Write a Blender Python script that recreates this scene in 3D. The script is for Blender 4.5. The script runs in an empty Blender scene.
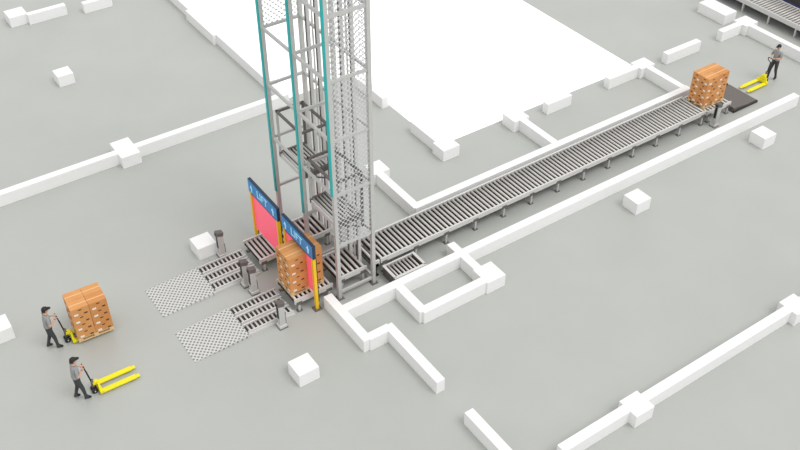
import bpy, bmesh, math, random
from mathutils import Vector, Matrix, Euler
random.seed(4)
S=bpy.context.scene
S.view_settings.view_transform='Standard'
COL=bpy.context.collection

# ---------------------------------------------------------------- materials
def srgb(r,g,b):
    def l(c):
        c/=255.0
        return c/12.92 if c<=.04045 else ((c+.055)/1.055)**2.4
    return (l(r),l(g),l(b),1)
def mat(name,rgb,rough=.5,metal=0,emis=0,noise=0,nscale=5,alpha=1):
    m=bpy.data.materials.new(name); m.use_nodes=True
    nt=m.node_tree; p=nt.nodes['Principled BSDF']
    c=srgb(*rgb)
    p.inputs['Base Color'].default_value=c
    p.inputs['Roughness'].default_value=rough
    p.inputs['Metallic'].default_value=metal
    p.inputs['Alpha'].default_value=alpha
    if emis:
        p.inputs['Emission Color'].default_value=c
        p.inputs['Emission Strength'].default_value=emis
    if noise:
        tc=nt.nodes.new('ShaderNodeTexCoord'); n=nt.nodes.new('ShaderNodeTexNoise')
        n.inputs['Scale'].default_value=nscale; n.inputs['Detail'].default_value=4
        r=nt.nodes.new('ShaderNodeValToRGB')
        r.color_ramp.elements[0].position=.3; r.color_ramp.elements[1].position=.7
        r.color_ramp.elements[0].color=tuple(x*(1-noise) for x in c[:3])+(1,)
        r.color_ramp.elements[1].color=tuple(min(1,x*(1+noise)) for x in c[:3])+(1,)
        nt.links.new(tc.outputs['Object'],n.inputs['Vector'])
        nt.links.new(n.outputs['Fac'],r.inputs['Fac'])
        nt.links.new(r.outputs['Color'],p.inputs['Base Color'])
    return m
M={}
M['floor']=mat('concrete_floor',(176,178,173),.36,noise=.03,nscale=.35)
# fine bump + speckle on the floor
nt=M['floor'].node_tree; p=nt.nodes['Principled BSDF']
tc=nt.nodes.new('ShaderNodeTexCoord'); n2=nt.nodes.new('ShaderNodeTexNoise'); n2.inputs['Scale'].default_value=14; n2.inputs['Detail'].default_value=6
bp=nt.nodes.new('ShaderNodeBump'); bp.inputs['Strength'].default_value=.12; bp.inputs['Distance'].default_value=.02
nt.links.new(tc.outputs['Object'],n2.inputs['Vector']); nt.links.new(n2.outputs['Fac'],bp.inputs['Height']); nt.links.new(bp.outputs['Normal'],p.inputs['Normal'])
M['white']=mat('white_plaster',(240,240,239),.6,noise=.01)
M['void']=mat('atrium_white_glow',(254,254,254),.9,emis=.35)  # no lamp: emission added so the opening reads as bright white
M['steel']=mat('galvanised_steel',(198,198,195),.4,.15,noise=.04,nscale=8)
M['rail']=mat('light_rail',(212,211,208),.4,.1)
M['roller']=mat('roller_zinc',(200,197,192),.35,.15)
M['dark']=mat('dark_pan',(56,52,48),.6)
M['dgrey']=mat('dark_grey_plate',(104,98,95),.6)
M['teal']=mat('teal_guide',(20,178,176),.4)
M['yellow']=mat('safety_yellow',(245,196,20),.4)
M['jack']=mat('jack_yellow',(238,226,20),.35)
M['black']=mat('black_rubber',(28,28,30),.5)
M['blue']=mat('sign_blue',(48,140,205),.4)
M['navy']=mat('sign_frame',(36,52,74),.4)
M['cyan']=mat('sign_letter',(170,220,245),.5,emis=.2)
M['pallet']=mat('pallet_wood',(220,188,140),.8,noise=.1,nscale=9)
M['carton']=mat('carton',(212,150,90),.75,noise=.05,nscale=3)
M['carton2']=mat('carton_darker',(204,139,79),.75,noise=.05,nscale=3)  # slightly darker carton tone, dealt to boxes at random
M['tape']=mat('tape',(230,180,126),.4)
M['label']=mat('label',(240,232,222),.6)
M['slot']=mat('handhole',(84,46,26),.8)
M['skin']=mat('skin',(214,164,134),.55)
M['hair']=mat('hair',(40,30,24),.8)
M['shirt']=mat('shirt_grey',(150,152,152),.85)
M['trouser']=mat('trousers',(62,64,66),.85)
M['shoe']=mat('shoe',(30,28,28),.6)
M['cap']=mat('cap',(34,34,38),.7)
M['eyew']=mat('eye_white',(235,235,235),.3)
M['lip']=mat('lip',(170,95,85),.5)
M['red']=mat('rack_red',(150,40,40),.5)
M['rblue']=mat('rack_blue',(30,60,140),.5)
# light curtain (translucent pink)
m=mat('light_curtain_pink',(250,108,134),.5,emis=.25); M['pink']=m
m.node_tree.nodes['Principled BSDF'].inputs['Alpha'].default_value=.8
# perforated patterns
def perf(name,rgb,k,thr,transparent,rgb2=None,plane='xz'):
    m=bpy.data.materials.new(name); m.use_nodes=True
    nt=m.node_tree; p=nt.nodes['Principled BSDF']; p.inputs['Base Color'].default_value=srgb(*rgb); p.inputs['Roughness'].default_value=.45
    tc=nt.nodes.new('ShaderNodeTexCoord'); sp=nt.nodes.new('ShaderNodeSeparateXYZ'); nt.links.new(tc.outputs['Object'],sp.inputs[0])
    def mth(op,a,b=None):
        n=nt.nodes.new('ShaderNodeMath'); n.operation=op
        for i,v in enumerate((a,b)):
            if v is None: continue
            if isinstance(v,(int,float)): n.inputs[i].default_value=v
            else: nt.links.new(v,n.inputs[i])
        return n.outputs[0]
    X,Y,Z=sp.outputs
    if plane=='xz':
        a=mth('ADD',mth('ADD',X,Y),Z); b=mth('SUBTRACT',mth('ADD',X,Y),Z)
    else:
        a=mth('ADD',X,Y); b=mth('SUBTRACT',X,Y)
    s=mth('MULTIPLY',mth('SINE',mth('MULTIPLY',a,k)),mth('SINE',mth('MULTIPLY',b,k)))
    s=mth('ABSOLUTE',s)
    g=mth('GREATER_THAN',s,thr)
    if transparent:
        g2=mth('SUBTRACT',1.0,g)
        nt.links.new(g2,p.inputs['Alpha'])
    else:
        mx=nt.nodes.new('ShaderNodeMix'); mx.data_type='RGBA'
        mx.inputs['A'].default_value=srgb(*rgb); mx.inputs['B'].default_value=srgb(*rgb2)
        nt.links.new(g,mx.inputs['Factor']); nt.links.new(mx.outputs['Result'],p.inputs['Base Color'])
    return m
M['mesh']=perf('safety_mesh',(218,220,220),18,.12,True)
M['chequer']=perf('perforated_plate',(204,204,201),20,.55,False,(130,130,127),'xy')

# ---------------------------------------------------------------- mesh builder
class MB:
    def __init__(s): s.bm=bmesh.new(); s.mats=[]
    def mi(s,m):
        if m not in s.mats: s.mats.append(m)
        return s.mats.index(m)
    def _fin(s,vs,m,smooth=False):
        i=s.mi(m); fs=set()
        for v in vs:
            for f in v.link_faces: fs.add(f)
        for f in fs: f.material_index=i; f.smooth=smooth
        return vs
    def box(s,x0,x1,y0,y1,z0,z1,m,rot=None):
        T=Matrix.Translation(((x0+x1)/2,(y0+y1)/2,(z0+z1)/2))
        if rot: T=T@Euler(rot).to_matrix().to_4x4()
        T=T@Matrix.Diagonal((abs(x1-x0),abs(y1-y0),abs(z1-z0),1))
        return s._fin(bmesh.ops.create_cube(s.bm,size=1,matrix=T)['verts'],m)
    def cyl(s,a,b,r,m,seg=10,r2=None):
        a=Vector(a);b=Vector(b);d=b-a
        T=Matrix.Translation((a+b)/2)@d.to_track_quat('Z','Y').to_matrix().to_4x4()
        return s._fin(bmesh.ops.create_cone(s.bm,cap_ends=True,segments=seg,radius1=r,radius2=r if r2 is None else r2,depth=d.length,matrix=T)['verts'],m,seg>6)
    def bar(s,a,b,w,h,m):
        a=Vector(a);b=Vector(b);d=b-a
        T=Matrix.Translation((a+b)/2)@d.to_track_quat('Z','Y').to_matrix().to_4x4()@Matrix.Diagonal((w,h,d.length,1))
        return s._fin(bmesh.ops.create_cube(s.bm,size=1,matrix=T)['verts'],m)
    def ball(s,c,r,m,seg=12,rings=8,rot=None):
        T=Matrix.Translation(c)
        if rot: T=T@Euler(rot).to_matrix().to_4x4()
        T=T@Matrix.Diagonal((r[0],r[1],r[2],1))
        return s._fin(bmesh.ops.create_uvsphere(s.bm,u_segments=seg,v_segments=rings,radius=1,matrix=T)['verts'],m,True)
    def poly(s,pts,z0,z1,m):
        i=s.mi(m)
        lo=[s.bm.verts.new((x,y,z0)) for x,y in pts]; hi=[s.bm.verts.new((x,y,z1)) for x,y in pts]
        fs=[s.bm.faces.new(hi),s.bm.faces.new(lo[::-1])]
        n=len(pts)
        for k in range(n): fs.append(s.bm.faces.new((lo[k],lo[(k+1)%n],hi[(k+1)%n],hi[k])))
        for f in fs: f.material_index=i
    def obj(s,name,parent=None,bevel=0,loc=None,rotz=0):
        bmesh.ops.recalc_face_normals(s.bm,faces=s.bm.faces[:])
        me=bpy.data.meshes.new(name); s.bm.to_mesh(me); s.bm.free()
        for m in s.mats: me.materials.append(M[m])
        o=bpy.data.objects.new(name,me); COL.objects.link(o)
        if parent: o.parent=parent
        if loc: o.location=loc
        o.rotation_euler[2]=rotz
        if bevel:
            b=o.modifiers.new('bevel','BEVEL'); b.width=bevel; b.segments=2; b.limit_method='ANGLE'
        return o
def empty(name,loc=(0,0,0),rz=0):
    e=bpy.data.objects.new(name,None); COL.objects.link(e); e.location=loc; e.rotation_euler[2]=rz; e.empty_display_size=.3
    return e

# ---------------------------------------------------------------- floor
b=MB(); b.box(-34,50,-34,52,-.3,0,'floor'); b.obj('floor')
b=MB(); b.poly([(4.45,11.3),(7.65,11.3),(7.65,5.0),(18.1,5.0),(18.1,26.5),(4.45,26.5)],0,.02,'void'); b.obj('atrium_glow_panel')  # thin self-lit panel standing in for the bright white opening

# ---------------------------------------------------------------- partition walls
HW=.5;T=.15
def wall_group(segs):
    b=MB()
    for i,s in enumerate(segs):
        x0,x1,y0,y1=s[:4]
        if x0==x1: x0-=T;x1+=T
        elif y0==y1: y0-=T;y1+=T
        e=.002*(i%3)
        b.box(x0,x1,y0,y1,0,HW-e,'white')
    return b.obj('partition_wall',bevel=.012)
wall_group([(-34,-3.0,11.0,11.0),(-3.05,-2.3,10.5,11.7),(-2.35,4.3,11.0,11.0),(4.2,4.2,11.0,17.2),(3.9,4.5,17.0,19.9),(4.2,4.2,19.8,27)])
wall_group([(-2.3,-.5,23.7,23.7),(-3.1,-2.25,23.75,24.6)])
wall_group([(.2,1.55,23.3,23.3),(1.45,1.45,23.2,27)])
wall_group([(7.4,7.4,8.4,10.2)])
wall_group([(7.4,7.4,4.7,6.4),(7.13,7.9,4.05,4.75)])
wall_group([(4.17,4.85,4.3,5.0),(4.4,4.4,1.9,4.35),(4.3,18.2,2.0,2.0),(18.0,18.0,2.05,4.2),(17.6,18.4,4.1,4.75),(15.9,17.7,4.4,4.4),(11.0,11.0,2.1,4.1),(10.6,11.35,4.05,4.8)])
wall_group([(12.5,13.8,4.4,4.4)])
wall_group([(19.4,21.5,4.45,4.45)])
wall_group([(24.2,25.0,5.3,6.9)])
wall_group([(22.9,24.3,4.45,4.45),(24.2,25.0,4.07,4.8),(24.5,24.5,-1,4.12)])
wall_group([(-.4,21.4,-.9,-.9),(-.5,-.5,-2.45,-.1),(-.45,.35,-2.35,-2.35),(.35,.35,-5.0,-2.25),(1.6,1.6,-2.4,-.95),(1.55,4.1,-2.35,-2.35),(4.0,4.75,-2.56,-1.78),(4.2,4.2,-1.85,-.3)])
wall_group([(.35,.35,-12,-6.3)])
wall_group([(1.6,4.1,-8.75,-8.75),(4.05,4.75,-9.15,-8.45),(4.7,11.05,-8.75,-8.75),(11.0,11.7,-9.1,-8.4),(11.6,16,-8.75,-8.75)])
for x,y in [(-2.6,-2.2),(18.1,-1.95),(11.2,-2.05),(-2.6,4.52),(-2.7,17.8),(-9.5,4.5)]:
    b=MB(); b.box(x-.34,x+.34,y-.34,y+.34,0,HW,'white'); b.obj('structural_column',bevel=.012)

# ---------------------------------------------------------------- roller conveyor
def conveyor(name,x0,x1,y0,y1,z,pitch=.17,legs=1.25,drop=.5,par=None,ax='x'):
    b=MB(); r=.047
    b.box(x0,x1,y0-.03,y0+.03,z-.16,z+.02,'rail'); b.box(x0,x1,y1-.03,y1+.03,z-.16,z+.02,'rail')
    b.box(x0+.02,x1-.02,y0+.03,y1-.03,z-.14,z-.11,'dark')
    k=int((x1-x0)/pitch)
    for i in range(k):
        x=x0+(i+.5)*(x1-x0)/k
        b.cyl((x,y0+.03,z-.035),(x,y1-.03,z-.035),r,'roller',8)
    for y in (y0,y1):
        n=max(1,round((x1-x0-.3)/legs))
        for i in range(n+1):
            x=x0+.15+i*(x1-x0-.3)/n
            b.box(x-.035,x+.035,y-.03,y+.03,.01,z-.16,'steel')
            b.box(x-.09,x+.09,y-.07,y+.07,0,.015,'dgrey')
            b.box(x-.1,x+.1,y-.045,y-.03,z-.22,z-.1,'dgrey')
    n=max(1,round((x1-x0-.3)/legs))
    for i in range(n+1):
        x=x0+.15+i*(x1-x0-.3)/n
        b.box(x-.02,x+.02,y0,y1,z*.4,z*.4+.05,'steel')
    return b.obj(name,par)
conveyor('roller_conveyor',1.75,17.25,.25,1.5,.6)
# low side transfer
b=MB()
b.box(1.75,2.95,-.62,-.56,.0,.4,'dgrey'); b.box(1.75,1.81,-.62,.12,0,.4,'dgrey'); b.box(2.89,2.95,-.62,.12,0,.4,'dgrey')
b.box(1.75,2.95,.08,.14,.2,.4,'rail'); b.box(1.8,2.9,-.58,.1,.24,.27,'dark')
b.box(1.72,2.98,-.66,-.56,.38,.43,'rail'); b.box(1.72,1.81,-.62,.12,.4,.43,'rail'); b.box(2.89,2.98,-.62,.12,.4,.43,'rail')
for i in range(7):
    x=1.92+i*.14; b.cyl((x,-.56,.36),(x,.08,.36),.035,'roller',8)
b.obj('transfer_conveyor')
# end of line: lift table + ramp
conveyor('discharge_conveyor',17.35,18.75,.25,1.5,.5)
b=MB()
bm=b.bm
vs=[bm.verts.new(v) for v in [(18.85,.1,0),(20.4,.1,0),(20.4,1.65,0),(18.85,1.65,0),(18.85,.1,.22),(20.4,.1,.02),(20.4,1.65,.02),(18.85,1.65,.22)]]
b.mi('dgrey')
for q in [(0,1,2,3),(4,5,6,7),(0,1,5,4),(1,2,6,5),(2,3,7,6),(3,0,4,7)]: bm.faces.new([vs[k] for k in q])
b.box(18.85,20.3,.06,.12,0,.1,'dark'); b.box(18.85,20.3,1.63,1.69,0,.1,'dark')
b.obj('exit_ramp')

# ---------------------------------------------------------------- sensor posts
def sensor_post(x,y,h=1.05,rz=0,name='sensor_post'):
    b=MB()
    b.box(-.15,.15,-.15,.15,0,.02,'dgrey')
    b.box(-.1,.1,-.09,.09,.02,h-.12,'steel')
    b.box(-.11,-.1,-.06,.06,.4,h-.16,'black')
    b.box(-.12,.12,-.1,.1,h-.14,h,'dgrey',rot=(0,.25,0))
    b.box(-.13,-.11,-.06,.06,h-.13,h-.03,'black',rot=(0,.25,0))
    b.box(.1,.14,-.05,.05,.1,.5,'dgrey')
    b.box(-.13,.13,-.12,.12,.02,.12,'rail')
    b.obj(name,bevel=.008,loc=(x,y,0),rotz=rz)
for x,y in [(-2.2,4.0),(-2.2,2.26),(-2.15,1.8),(-2.15,-.05)]: sensor_post(x,y)
sensor_post(17.5,-.1,name='scanner_pillar')

# ---------------------------------------------------------------- infeed lanes
def lane(y0,y1):
    e=empty('infeed_station',(0,0,0))
    b=MB(); bm=b.bm; b.mi('chequer')
    vs=[bm.verts.new(v) for v in [(-5.05,y0-.05,0),(-3.2,y0-.05,0),(-3.2,y1+.05,0),(-5.05,y1+.05,0),(-5.05,y0-.05,.01),(-3.2,y0-.05,.09),(-3.2,y1+.05,.09),(-5.05,y1+.05,.01)]]
    for q in [(0,1,2,3),(4,5,6,7),(0,1,5,4),(1,2,6,5),(2,3,7,6),(3,0,4,7)]: bm.faces.new([vs[k] for k in q])
    b.obj('ramp_plate',e)
    b=MB()
    b.box(-3.2,-1.55,y0,y1,0,.07,'rail')
    w=(y1-y0)
    for k in range(3):
        c=y0+w*(.16+.34*k); hw=.16
        b.box(-3.18,-1.6,c-hw,c+hw,.07,.10,'dark')
        b.box(-3.18,-1.58,c-hw-.02,c-hw+.02,.07,.16,'rail'); b.box(-3.18,-1.58,c+hw-.02,c+hw+.02,.07,.16,'rail')
        for i in range(11):
            x=-3.1+i*.145; b.cyl((x,c-hw+.02,.13),(x,c+hw-.02,.13),.036,'roller',8)
    b.obj('fork_roller_bed',e)
    conveyor('lift_infeed_conveyor',-1.5,-.1,y0+.1,y1-.1,.5,par=e,pitch=.15)
    return e
lane(2.45,3.8); lane(.15,1.5)

# ---------------------------------------------------------------- gates
def gate(y0,y1,x=-.85):
    e=empty('light_curtain_gate')
    b=MB()
    for y in (y0,y1):
        b.box(x-.05,x+.05,y-.05,y+.05,0,2.15,'yellow')
        b.box(x-.13,x+.13,y-.12,y+.12,0,.03,'dgrey')
        b.box(x+.05,x+.09,y-.03,y+.03,.3,2.1,'black')
    b.box(x-.04,x+.04,y0,y1,2.1,2.16,'navy')
    b.obj('gate_frame',e)
    b=MB(); b.box(x-.006,x+.006,y0+.05,y1-.05,.62,2.1,'pink'); b.obj('light_curtain',e)
    b=MB(); b.box(x-.05,x+.05,y0-.08,y1+.08,2.16,2.68,'navy'); b.box(x-.062,x-.05,y0-.06,y1+.06,2.185,2.655,'blue')
    for yy in (y0+.18,y1-.18):
        b.box(x-.075,x-.062,yy-.03,yy+.03,2.26,2.42,'cyan')
        v=[b.bm.verts.new((x-.075,yy-.1,2.41)),b.bm.verts.new((x-.075,yy+.1,2.41)),b.bm.verts.new((x-.075,yy,2.58))]
        f=b.bm.faces.new(v); f.material_index=b.mi('cyan')
    b.obj('sign_board',e)
    cu=bpy.data.curves.new('sign_text','FONT'); cu.body='LIFT'; cu.size=.4; cu.extrude=.006; cu.align_x='CENTER'; cu.align_y='CENTER'
    cu.materials.append(M['cyan'])
    o=bpy.data.objects.new('sign_text',cu); COL.objects.link(o); o.location=(x-.07,(y0+y1)/2,2.42); o.rotation_euler=(math.pi/2,0,-math.pi/2); o.parent=e
gate(2.2,4.0); gate(0,1.75)

# ---------------------------------------------------------------- lift tower
def tower():
    e=empty('vertical_pallet_lift')
    X0,X1=0,1.3; YS=(0,1.9,3.75); HT=14; YM=3.75
    b=MB()
    for x in (X0,X1):
        for y in YS:
            b.box(x-.06,x+.06,y-.06,y+.06,0,HT,'steel')
            b.box(x-.12,x+.12,y-.12,y+.12,0,.02,'dgrey')
    b.obj('corner_posts',e)
    b=MB()
    for y,zb in zip(YS,(4.2,2.3,2.0)):
        b.box(X0-.1,X0-.06,y-.05,y+.05,zb,HT,'teal')
        b.box(X0-.06,X0+.02,y+.06,y+.09,zb,HT,'teal')
    b.obj('teal_guides',e)
    b=MB()
    zs=[.25+1.95*i for i in range(8)]
    for z in zs:
        for y in YS: b.box(X0,X1,y-.035,y+.035,z-.045,z+.045,'steel')
        b.box(X1-.035,X1+.035,0,YM,z-.045,z+.045,'steel')
        if z>2.2: b.box(X0-.035,X0+.035,0,YM,z-.045,z+.045,'steel')
    b.obj('cross_beams',e)
    # guide masts with chains
    b=MB()
    for yc in (.95,2.85):
        for s in (-.28,.28):
            b.box(X1-.16,X1-.06,yc+s-.06,yc+s+.06,0,HT,'rail'); b.box(X1-.18,X1-.16,yc+s-.02,yc+s+.02,.2,HT,'dgrey')
        b.box(X1-.12,X1-.08,yc-.02,yc+.02,0,HT,'steel')
    b.obj('guide_masts',e)
    b=MB()
    for i,z in enumerate(zs[:-1]):
        if i==0: continue
        b.box(X0+.06,X1-.06,-.006,.006,z+.05,z+1.9,'mesh')
        if i>=4:
            b.box(X1-.006,X1+.006,YS[0]+.07,YS[1]-.07,z+.05,z+1.9,'mesh')
            b.box(X0+.06,X1-.06,YM-.006,YM+.006,z+.05,z+1.9,'mesh')
    b.obj('mesh_panels',e)
    # carriages
    for (ya,yb,z) in ((.15,1.75,2.9),(2.05,3.6,3.6)):
        b=MB()
        b.box(.1,1.08,ya,ya+.08,z-.14,z+.04,'dgrey'); b.box(.1,1.08,yb-.08,yb,z-.14,z+.04,'dgrey')
        b.box(.1,.16,ya,yb,z-.16,z-.02,'rail'); b.box(1.03,1.09,ya,yb,z-.16,z-.02,'rail')
        b.box(.15,1.05,ya+.08,yb-.08,z-.13,z-.1,'dark')
        for i in range(8):
            x=.2+i*.118; b.cyl((x,ya+.08,z-.01),(x,yb-.08,z-.01),.038,'roller',8)
        for y in (ya+.04,yb-.04):
            b.box(1.03,1.1,y-.04,y+.04,z-.5,z+1.6,'dgrey')
            b.bar((.2,y,z-.1),(1.06,y,z-.5),.04,.04,'dgrey')
            b.box(.1,1.1,y-.035,y+.035,z+1.53,z+1.6,'dgrey')
            b.box(.1,.16,y-.03,y+.03,z,z+1.55,'steel')
        b.box(1.03,1.1,ya,yb,z+1.53,z+1.6,'dgrey'); b.box(.1,.17,ya,yb,z+1.53,z+1.6,'dgrey')
        b.obj('lift_carriage',e)
    for (ya,yb) in ((.25,1.5),(2.5,3.65)):
        conveyor('base_conveyor',.1,1.2,ya+.0,yb-.05,.6,par=e,legs=1.0)
    conveyor('upper_transfer_conveyor',1.4,1.7,.25,1.5,.6,par=e)
    b=MB(); b.box(1.5,1.8,2.3,2.8,0,1.5,'steel'); b.box(1.48,1.5,2.35,2.75,.1,1.4,'rail'); b.box(1.55,1.62,2.45,2.6,1.5,1.56,'dgrey'); b.obj('control_cabinet',e,bevel=.01)
tower()

# ---------------------------------------------------------------- pallet loads
def load(name,x,y,z,rz,layers=4,nx=2,ny=2,lx=1.2,ly=.8,lh=.3):
    e=empty(name,(x,y,z),rz)
    b=MB()
    for k in range(5):
        yy=-ly/2+.06+k*(ly-.12)/4; b.box(-lx/2,lx/2,yy-.055,yy+.055,.12,.144,'pallet')
    for xx in (-lx/2+.06,0,lx/2-.06): b.box(xx-.05,xx+.05,-ly/2,ly/2,.098,.12,'pallet')
    for yy in (-ly/2+.05,0,ly/2-.05):
        for xx in (-lx/2+.07,0,lx/2-.07): b.box(xx-.07,xx+.07,yy-.05,yy+.05,.022,.098,'pallet')
        b.box(-lx/2,lx/2,yy-.05,yy+.05,0,.022,'pallet')
    b.obj('wooden_pallet',e)
    b=MB(); g=.004
    cx,cy=lx/nx,ly/ny
    for l in range(layers):
        for i in range(nx):
            for j in range(ny):
                x0=-lx/2+i*cx;y0=-ly/2+j*cy;z0=.146+l*lh
                jj=random.uniform(-.004,.004)
                b.box(x0+g+jj,x0+cx-g+jj,y0+g,y0+cy-g,z0,z0+lh-.006,'carton' if random.random()<.6 else 'carton2')
                cxx=x0+cx/2+jj; cyy=y0+cy/2
                zt=z0+lh-.006
                b.box(x0+g+jj,x0+cx-g+jj,cyy-.022,cyy+.022,zt,zt+.002,'tape')
                for sg,yy,ok in ((-1,y0+g,j==0),(1,y0+cy-g,j==ny-1)):
                    if ok:
                        ya,yb=(yy-.003,yy) if sg<0 else (yy,yy+.003)
                        b.box(cxx-.2,cxx-.08,ya,yb,z0+.02,z0+.09,'label')
                        b.box(cxx-.05,cxx+.05,ya,yb,z0+.2,z0+.235,'slot')
                        b.box(cxx+.1,cxx+.2,ya,yb,z0+.02,z0+.07,'slot')
                for sg,xx,ok in ((-1,x0+g+jj,i==0),(1,x0+cx-g+jj,i==nx-1)):
                    if ok:
                        xa,xb=(xx-.003,xx) if sg<0 else (xx,xx+.003)
                        b.box(xa,xb,cyy-.14,cyy-.03,z0+.02,z0+.09,'label')
                        b.box(xa,xb,cyy-.05,cyy+.05,z0+.2,z0+.235,'slot')
                        b.box(xa,xb,cyy+.05,cyy+.13,z0+.02,z0+.07,'slot')
    b.obj('carton_stack',e)
    return e
load('carton_pallet_load',-.9,.83,.523,0,lh=.35)
load('carton_pallet_load',17.9,.87,.523,0,layers=4,lh=.31)
load('carton_pallet_load',-7.06,3.14,.1,math.radians(-3),layers=4,lx=1.1,ly=.84,lh=.3)

# ---------------------------------------------------------------- pallet jack
def jack(x,y,rz,z=0.06):
    e=empty('pallet_jack',(x,y,0),rz)
    b=MB()
    for s in (-1,1):
        c=s*.19
        b.box(0,1.0,c-.08,c+.08,z-.0,z+.05,'jack')
        b.box(1.0,1.12,c-.06,c+.06,z,z+.035,'jack')
        b.box(.75,.95,c-.03,c+.03,.03,z,'black')
        b.cyl((.86,c-.035,.035),(.86,c+.035,.035),.035,'black',10)
    b.box(-.1,.0,-.27,.27,z,z+.1,'jack')
    v=b.box(-.09,-.03,-.2,.2,z+.1,z+.3,'jack')
    for q in v:
        if q.co.z>z+.2: q.co.y*=.55
    b.box(-.2,-.05,-.06,.06,z+.24,z+.34,'jack')
    b.obj('fork_frame',e,bevel=.008)
    b=MB()
    b.cyl((-.2,0,.1),(-.2,0,.5),.045,'dgrey',12); b.cyl((-.2,-.1,.09),(-.2,-.04,.09),.09,'black',14); b.cyl((-.2,.04,.09),(-.2,.1,.09),.09,'black',14)
    b.cyl((-.2,-.12,.09),(-.2,.12,.09),.02,'steel',8)
    b.obj('steer_unit',e)
    b=MB()
    b.cyl((-.22,0,.45),(-.28,0,.92),.022,'black',8)
    for s in (-1,1):
        b.cyl((-.28,0,.92),(-.29,s*.15,.98),.016,'black',8)
        b.cyl((-.29,s*.15,.98),(-.31,s*.17,1.08),.016,'black',8)
    b.cyl((-.31,-.18,1.08),(-.31,.18,1.08),.016,'black',8)
    b.obj('tiller_handle',e)
    return e
J1=(-7.68,3.15,0); J2=(-7.74,.74,math.radians(-1)); J3=(21.6,.95,math.radians(180))
jack(*J1,z=.045); jack(*J2); jack(*J3)

# ---------------------------------------------------------------- people
def skin_mesh(verts,edges,radii,root,levels=2):
    me=bpy.data.meshes.new('tmp'); me.from_pydata(verts,edges,[]); me.update()
    o=bpy.data.objects.new('tmp',me); COL.objects.link(o)
    sk=o.modifiers.new('skin','SKIN'); sk.use_smooth_shade=True
    for i,r in enumerate(radii):
        sv=me.skin_vertices[0].data[i]; sv.radius=(r if isinstance(r,tuple) else (r,r)); sv.use_root=(i==root)
    ss=o.modifiers.new('sub','SUBSURF'); ss.levels=levels; ss.render_levels=levels
    dg=bpy.context.evaluated_depsgraph_get(); dg.update()
    m2=bpy.data.meshes.new_from_object(o.evaluated_get(dg))
    bpy.data.objects.remove(o)
    for p_ in m2.polygons: p_.use_smooth=True
    return m2
def segdist(p,a,b):
    ab=b-a; t=max(0,min(1,(p-a).dot(ab)/ab.length_squared)); return (p-(a+ab*t)).length,t
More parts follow.
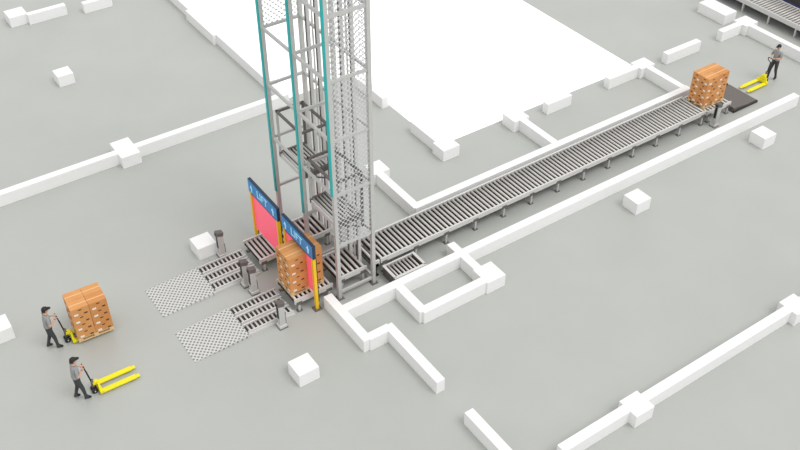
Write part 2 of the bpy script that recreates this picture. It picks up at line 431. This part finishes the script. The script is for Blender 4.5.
def person(x,y,rz,arms,legs,shirt='shirt',headturn=0,lean=0,sc=.94):
    e=empty('warehouse_worker',(x,y,0),rz); e.scale=(sc,sc,sc)
    L=lean
    V=[(0,0,.97),(.0+L*.3,0,1.12),(.0+L*.7,0,1.32),(L,0,1.45),(L+.01,0,1.56)]
    R=[(.125,.16),(.11,.14),(.13,.17),(.07,.085),.046]
    E=[(0,1),(1,2),(2,3),(3,4)]
    seg=[(0,1,'S',.15),(1,2,'S',.16),(2,3,'S',.15),(3,4,'K',.06)]
    for s,(kx,fx,fz) in zip((-1,1),legs):
        h=len(V); V+= [(0,s*.09,.88),(kx,s*.115,.5),(fx,s*.12,.1+fz),(fx-.05,s*.12,.045+fz),(fx+.15,s*.135,.04+fz)]
        R+= [(.1,.1),(.068,.068),(.045,.045),(.038,.038),(.036,.042)]
        E+= [(0,h),(h,h+1),(h+1,h+2),(h+2,h+3),(h+2,h+4)]
        seg+= [(0,h,'T',.1),(h,h+1,'T',.08),(h+1,h+2,'T',.06),(h+2,h+3,'F',.05),(h+2,h+4,'F',.05)]
    wr=[]
    for s,(el,wj) in zip((-1,1),arms):
        h=len(V); V+= [(L*.95,s*.17,1.41),el,wj]; R+= [(.068,.068),(.045,.045),(.03,.03)]
        E+= [(2,h),(h,h+1),(h+1,h+2)]
        seg+= [(3,h,'S',.08),(h,h+1,'A',.06),(h+1,h+2,'K',.04)]; wr.append((s,Vector(el),Vector(wj)))
    me=skin_mesh(V,E,R,0)
    bm=bmesh.new(); bm.from_mesh(me)
    for hz in (1.0,1.495):   # clean waist and neckline
        bmesh.ops.bisect_plane(bm,geom=bm.verts[:]+bm.edges[:]+bm.faces[:],plane_co=(0,0,hz),plane_no=(0,0,1))
    bm.to_mesh(me); bm.free()
    for nme in (shirt,'trouser','skin','shoe'): me.materials.append(M[nme])
    VV=[Vector(v) for v in V]
    for f in me.polygons:
        c=f.center; best=None
        for a,b_,k,rr in seg:
            d,t=segdist(c,VV[a],VV[b_])
            d/=rr
            if best is None or d<best[0]: best=(d,t,k)
        k=best[2];t=best[1]
        mi={'S':0,'T':1,'K':2,'F':3}.get(k,0)
        if k=='A': mi=0 if t<.75 else 2
        if k=='S' and c.z<1.0: mi=1
        if k=='T' and c.z>1.0: mi=0
        if abs(c.y)<.1 and c.z>1.3: mi=2 if c.z>1.495 else (0 if k!='A' else mi)
        f.material_index=mi; f.use_smooth=True
    me.name='body'; o=bpy.data.objects.new('body',me); COL.objects.link(o); o.parent=e
    # hands closed around a bar
    for s,el,w in wr:
        d=(w-el).normalized(); side=Vector((0,1,0)); side=(side-d*side.dot(d)).normalized(); up=side.cross(d).normalized()
        if up.z<0: up=-up
        hv=[w,w+d*.05]; hr=[.026,(.03,.022)]; he=[(0,1)]
        for q,ln in enumerate((.9,1,.95,.78)):
            base=w+d*.085+side*(q-1.5)*.021*s*-1; i=len(hv)
            hv+= [base,base+d*.032*ln-up*.01,base+d*.036*ln-up*.04*ln,base+d*.008-up*.052*ln]
            hr+= [.0105,.0095,.009,.0075]; he+= [(1,i),(i,i+1),(i+1,i+2),(i+2,i+3)]
        i=len(hv); b0=w+d*.035-side*s*.03*1
        hv+= [b0,b0+d*.03-up*.025,b0+d*.05-up*.042+side*s*.01]; hr+= [.012,.0105,.009]; he+= [(0,i),(i,i+1),(i+1,i+2)]
        hm=skin_mesh([tuple(v) for v in hv],he,hr,0,1); hm.materials.append(M['skin'])
        for f in hm.polygons: f.material_index=0
        ho=bpy.data.objects.new('hand',hm); COL.objects.link(ho); ho.parent=e
    # head
    b=MB()
    vs=b.ball((0,0,0),(.098,.077,.118),'skin',20,14)
    for v in vs:
        if v.co.z<-.02:
            t=(-v.co.z-.02)/.1; v.co.y*=1-.28*t; v.co.x=v.co.x*(1-.12*t)+.012*t
        if v.co.x>.07 and abs(v.co.z)<.02: v.co.x-=.004
    b.cyl((.088,0,.018),(.112,0,-.022),.006,'skin',8,.015); b.ball((.105,0,-.022),(.014,.014,.01),'skin',8,6)
    for s in (-1,1):
        b.ball((.083,s*.031,.008),(.012,.015,.009),'eyew',8,6); b.ball((.0935,s*.031,.008),(.004,.006,.006),'black',8,6)
        b.box(.086,.096,s*.031-.016,s*.031+.016,.024,.03,'hair')
        b.ball((0,s*.078,-.005),(.018,.009,.03),'skin',8,6)
    b.ball((.088,0,-.058),(.01,.024,.007),'lip',8,6)
    hv=b.ball((-.012,0,.015),(.1,.084,.115),'hair',18,12)
    for v in hv:
        if v.co.z<-.05: v.co.z=-.05
        if v.co.x>.04 and v.co.z<.045: v.co.x=.03
    cv=b.ball((-.004,0,.045),(.108,.09,.092),'cap',18,12)
    for v in cv:
        if v.co.z<.045: v.co.z=.045
    pv=b.ball((.11,0,.05),(.075,.07,.009),'cap',14,6)
    ho=b.obj('head',e); ho.location=(L+.025,0,1.655); ho.rotation_euler=(0,.12,headturn)
    return e
def P_on_jack(J,off,shirt='shirt',lean=.05,d=-.64,sc=.94):
    rz=J[2]
    x=J[0]+d*math.cos(rz)-off*math.sin(rz); y=J[1]+d*math.sin(rz)+off*math.cos(rz)
    wx=(-.31-d)/sc-.1; wz=1.08/sc+.03
    arms=[((.04,-.27,1.16),(wx,-.12-off/sc,wz)),((.04,.27,1.16),(wx,.12-off/sc,wz))]
    person(x,y,rz,arms,[(.09,.12,0),(.0,-.14,0)],shirt,0,lean,sc)
P_on_jack(J1,-.05); P_on_jack(J2,-.05,d=-.6); P_on_jack(J3,0,lean=.03)

# ---------------------------------------------------------------- neighbouring line, far right
e=empty('neighbour_conveyor_line')
b=MB()
b.box(26.0,26.06,-2,12,.4,.62,'rail'); b.box(27.3,27.36,-2,12,.4,.62,'rail'); b.box(26.06,27.3,-2,12,.42,.45,'dark')
for i in range(82): b.cyl((26.06,-1.9+i*.17,.58),(27.3,-1.9+i*.17,.58),.052,'roller',8)
for i in range(10):
    for x in (26.03,27.33): b.box(x-.04,x+.04,-1.8+i*1.5,-1.72+i*1.5,0,.42,'steel')
b.obj('roller_bed',e)
b=MB()
for i in range(7):
    y=-1+i*2.2; b.box(27.7,27.8,y,y+.1,0,2.4,'rblue'); b.box(28.9,29.0,y,y+.1,0,2.4,'rblue')
    for z in (.8,1.7): b.box(27.7,29.0,y+.02,y+.08,z,z+.06,'steel')
for z in (.35,1.1): 
    b.box(27.7,27.76,-1,12.2,z,z+.12,'rblue' if z<1 else 'red'); b.box(28.94,29.0,-1,12.2,z,z+.12,'red'); b.box(27.76,28.94,-1,12.2,z+.08,z+.1,'dark')
b.obj('storage_rack',e)

# ---------------------------------------------------------------- light
w=bpy.data.worlds.new('World'); S.world=w; w.use_nodes=True
bg=w.node_tree.nodes['Background']; bg.inputs[0].default_value=(1,1,1,1); bg.inputs[1].default_value=.92
sd=bpy.data.lights.new('sun','SUN'); sd.energy=1.3; sd.angle=math.radians(30)
so=bpy.data.objects.new('sun',sd); COL.objects.link(so); so.rotation_euler=Vector((-.25,.55,-1)).to_track_quat('-Z','Y').to_euler()

# ---------------------------------------------------------------- camera
cd=bpy.data.cameras.new('camera'); co=bpy.data.objects.new('camera',cd); COL.objects.link(co)
cd.sensor_width=36; cd.lens=975/800*36; cd.clip_end=300
co.location=(-11.18,-19.69,22); co.rotation_euler=(math.radians(50),0,math.radians(55.5-90))
S.camera=co
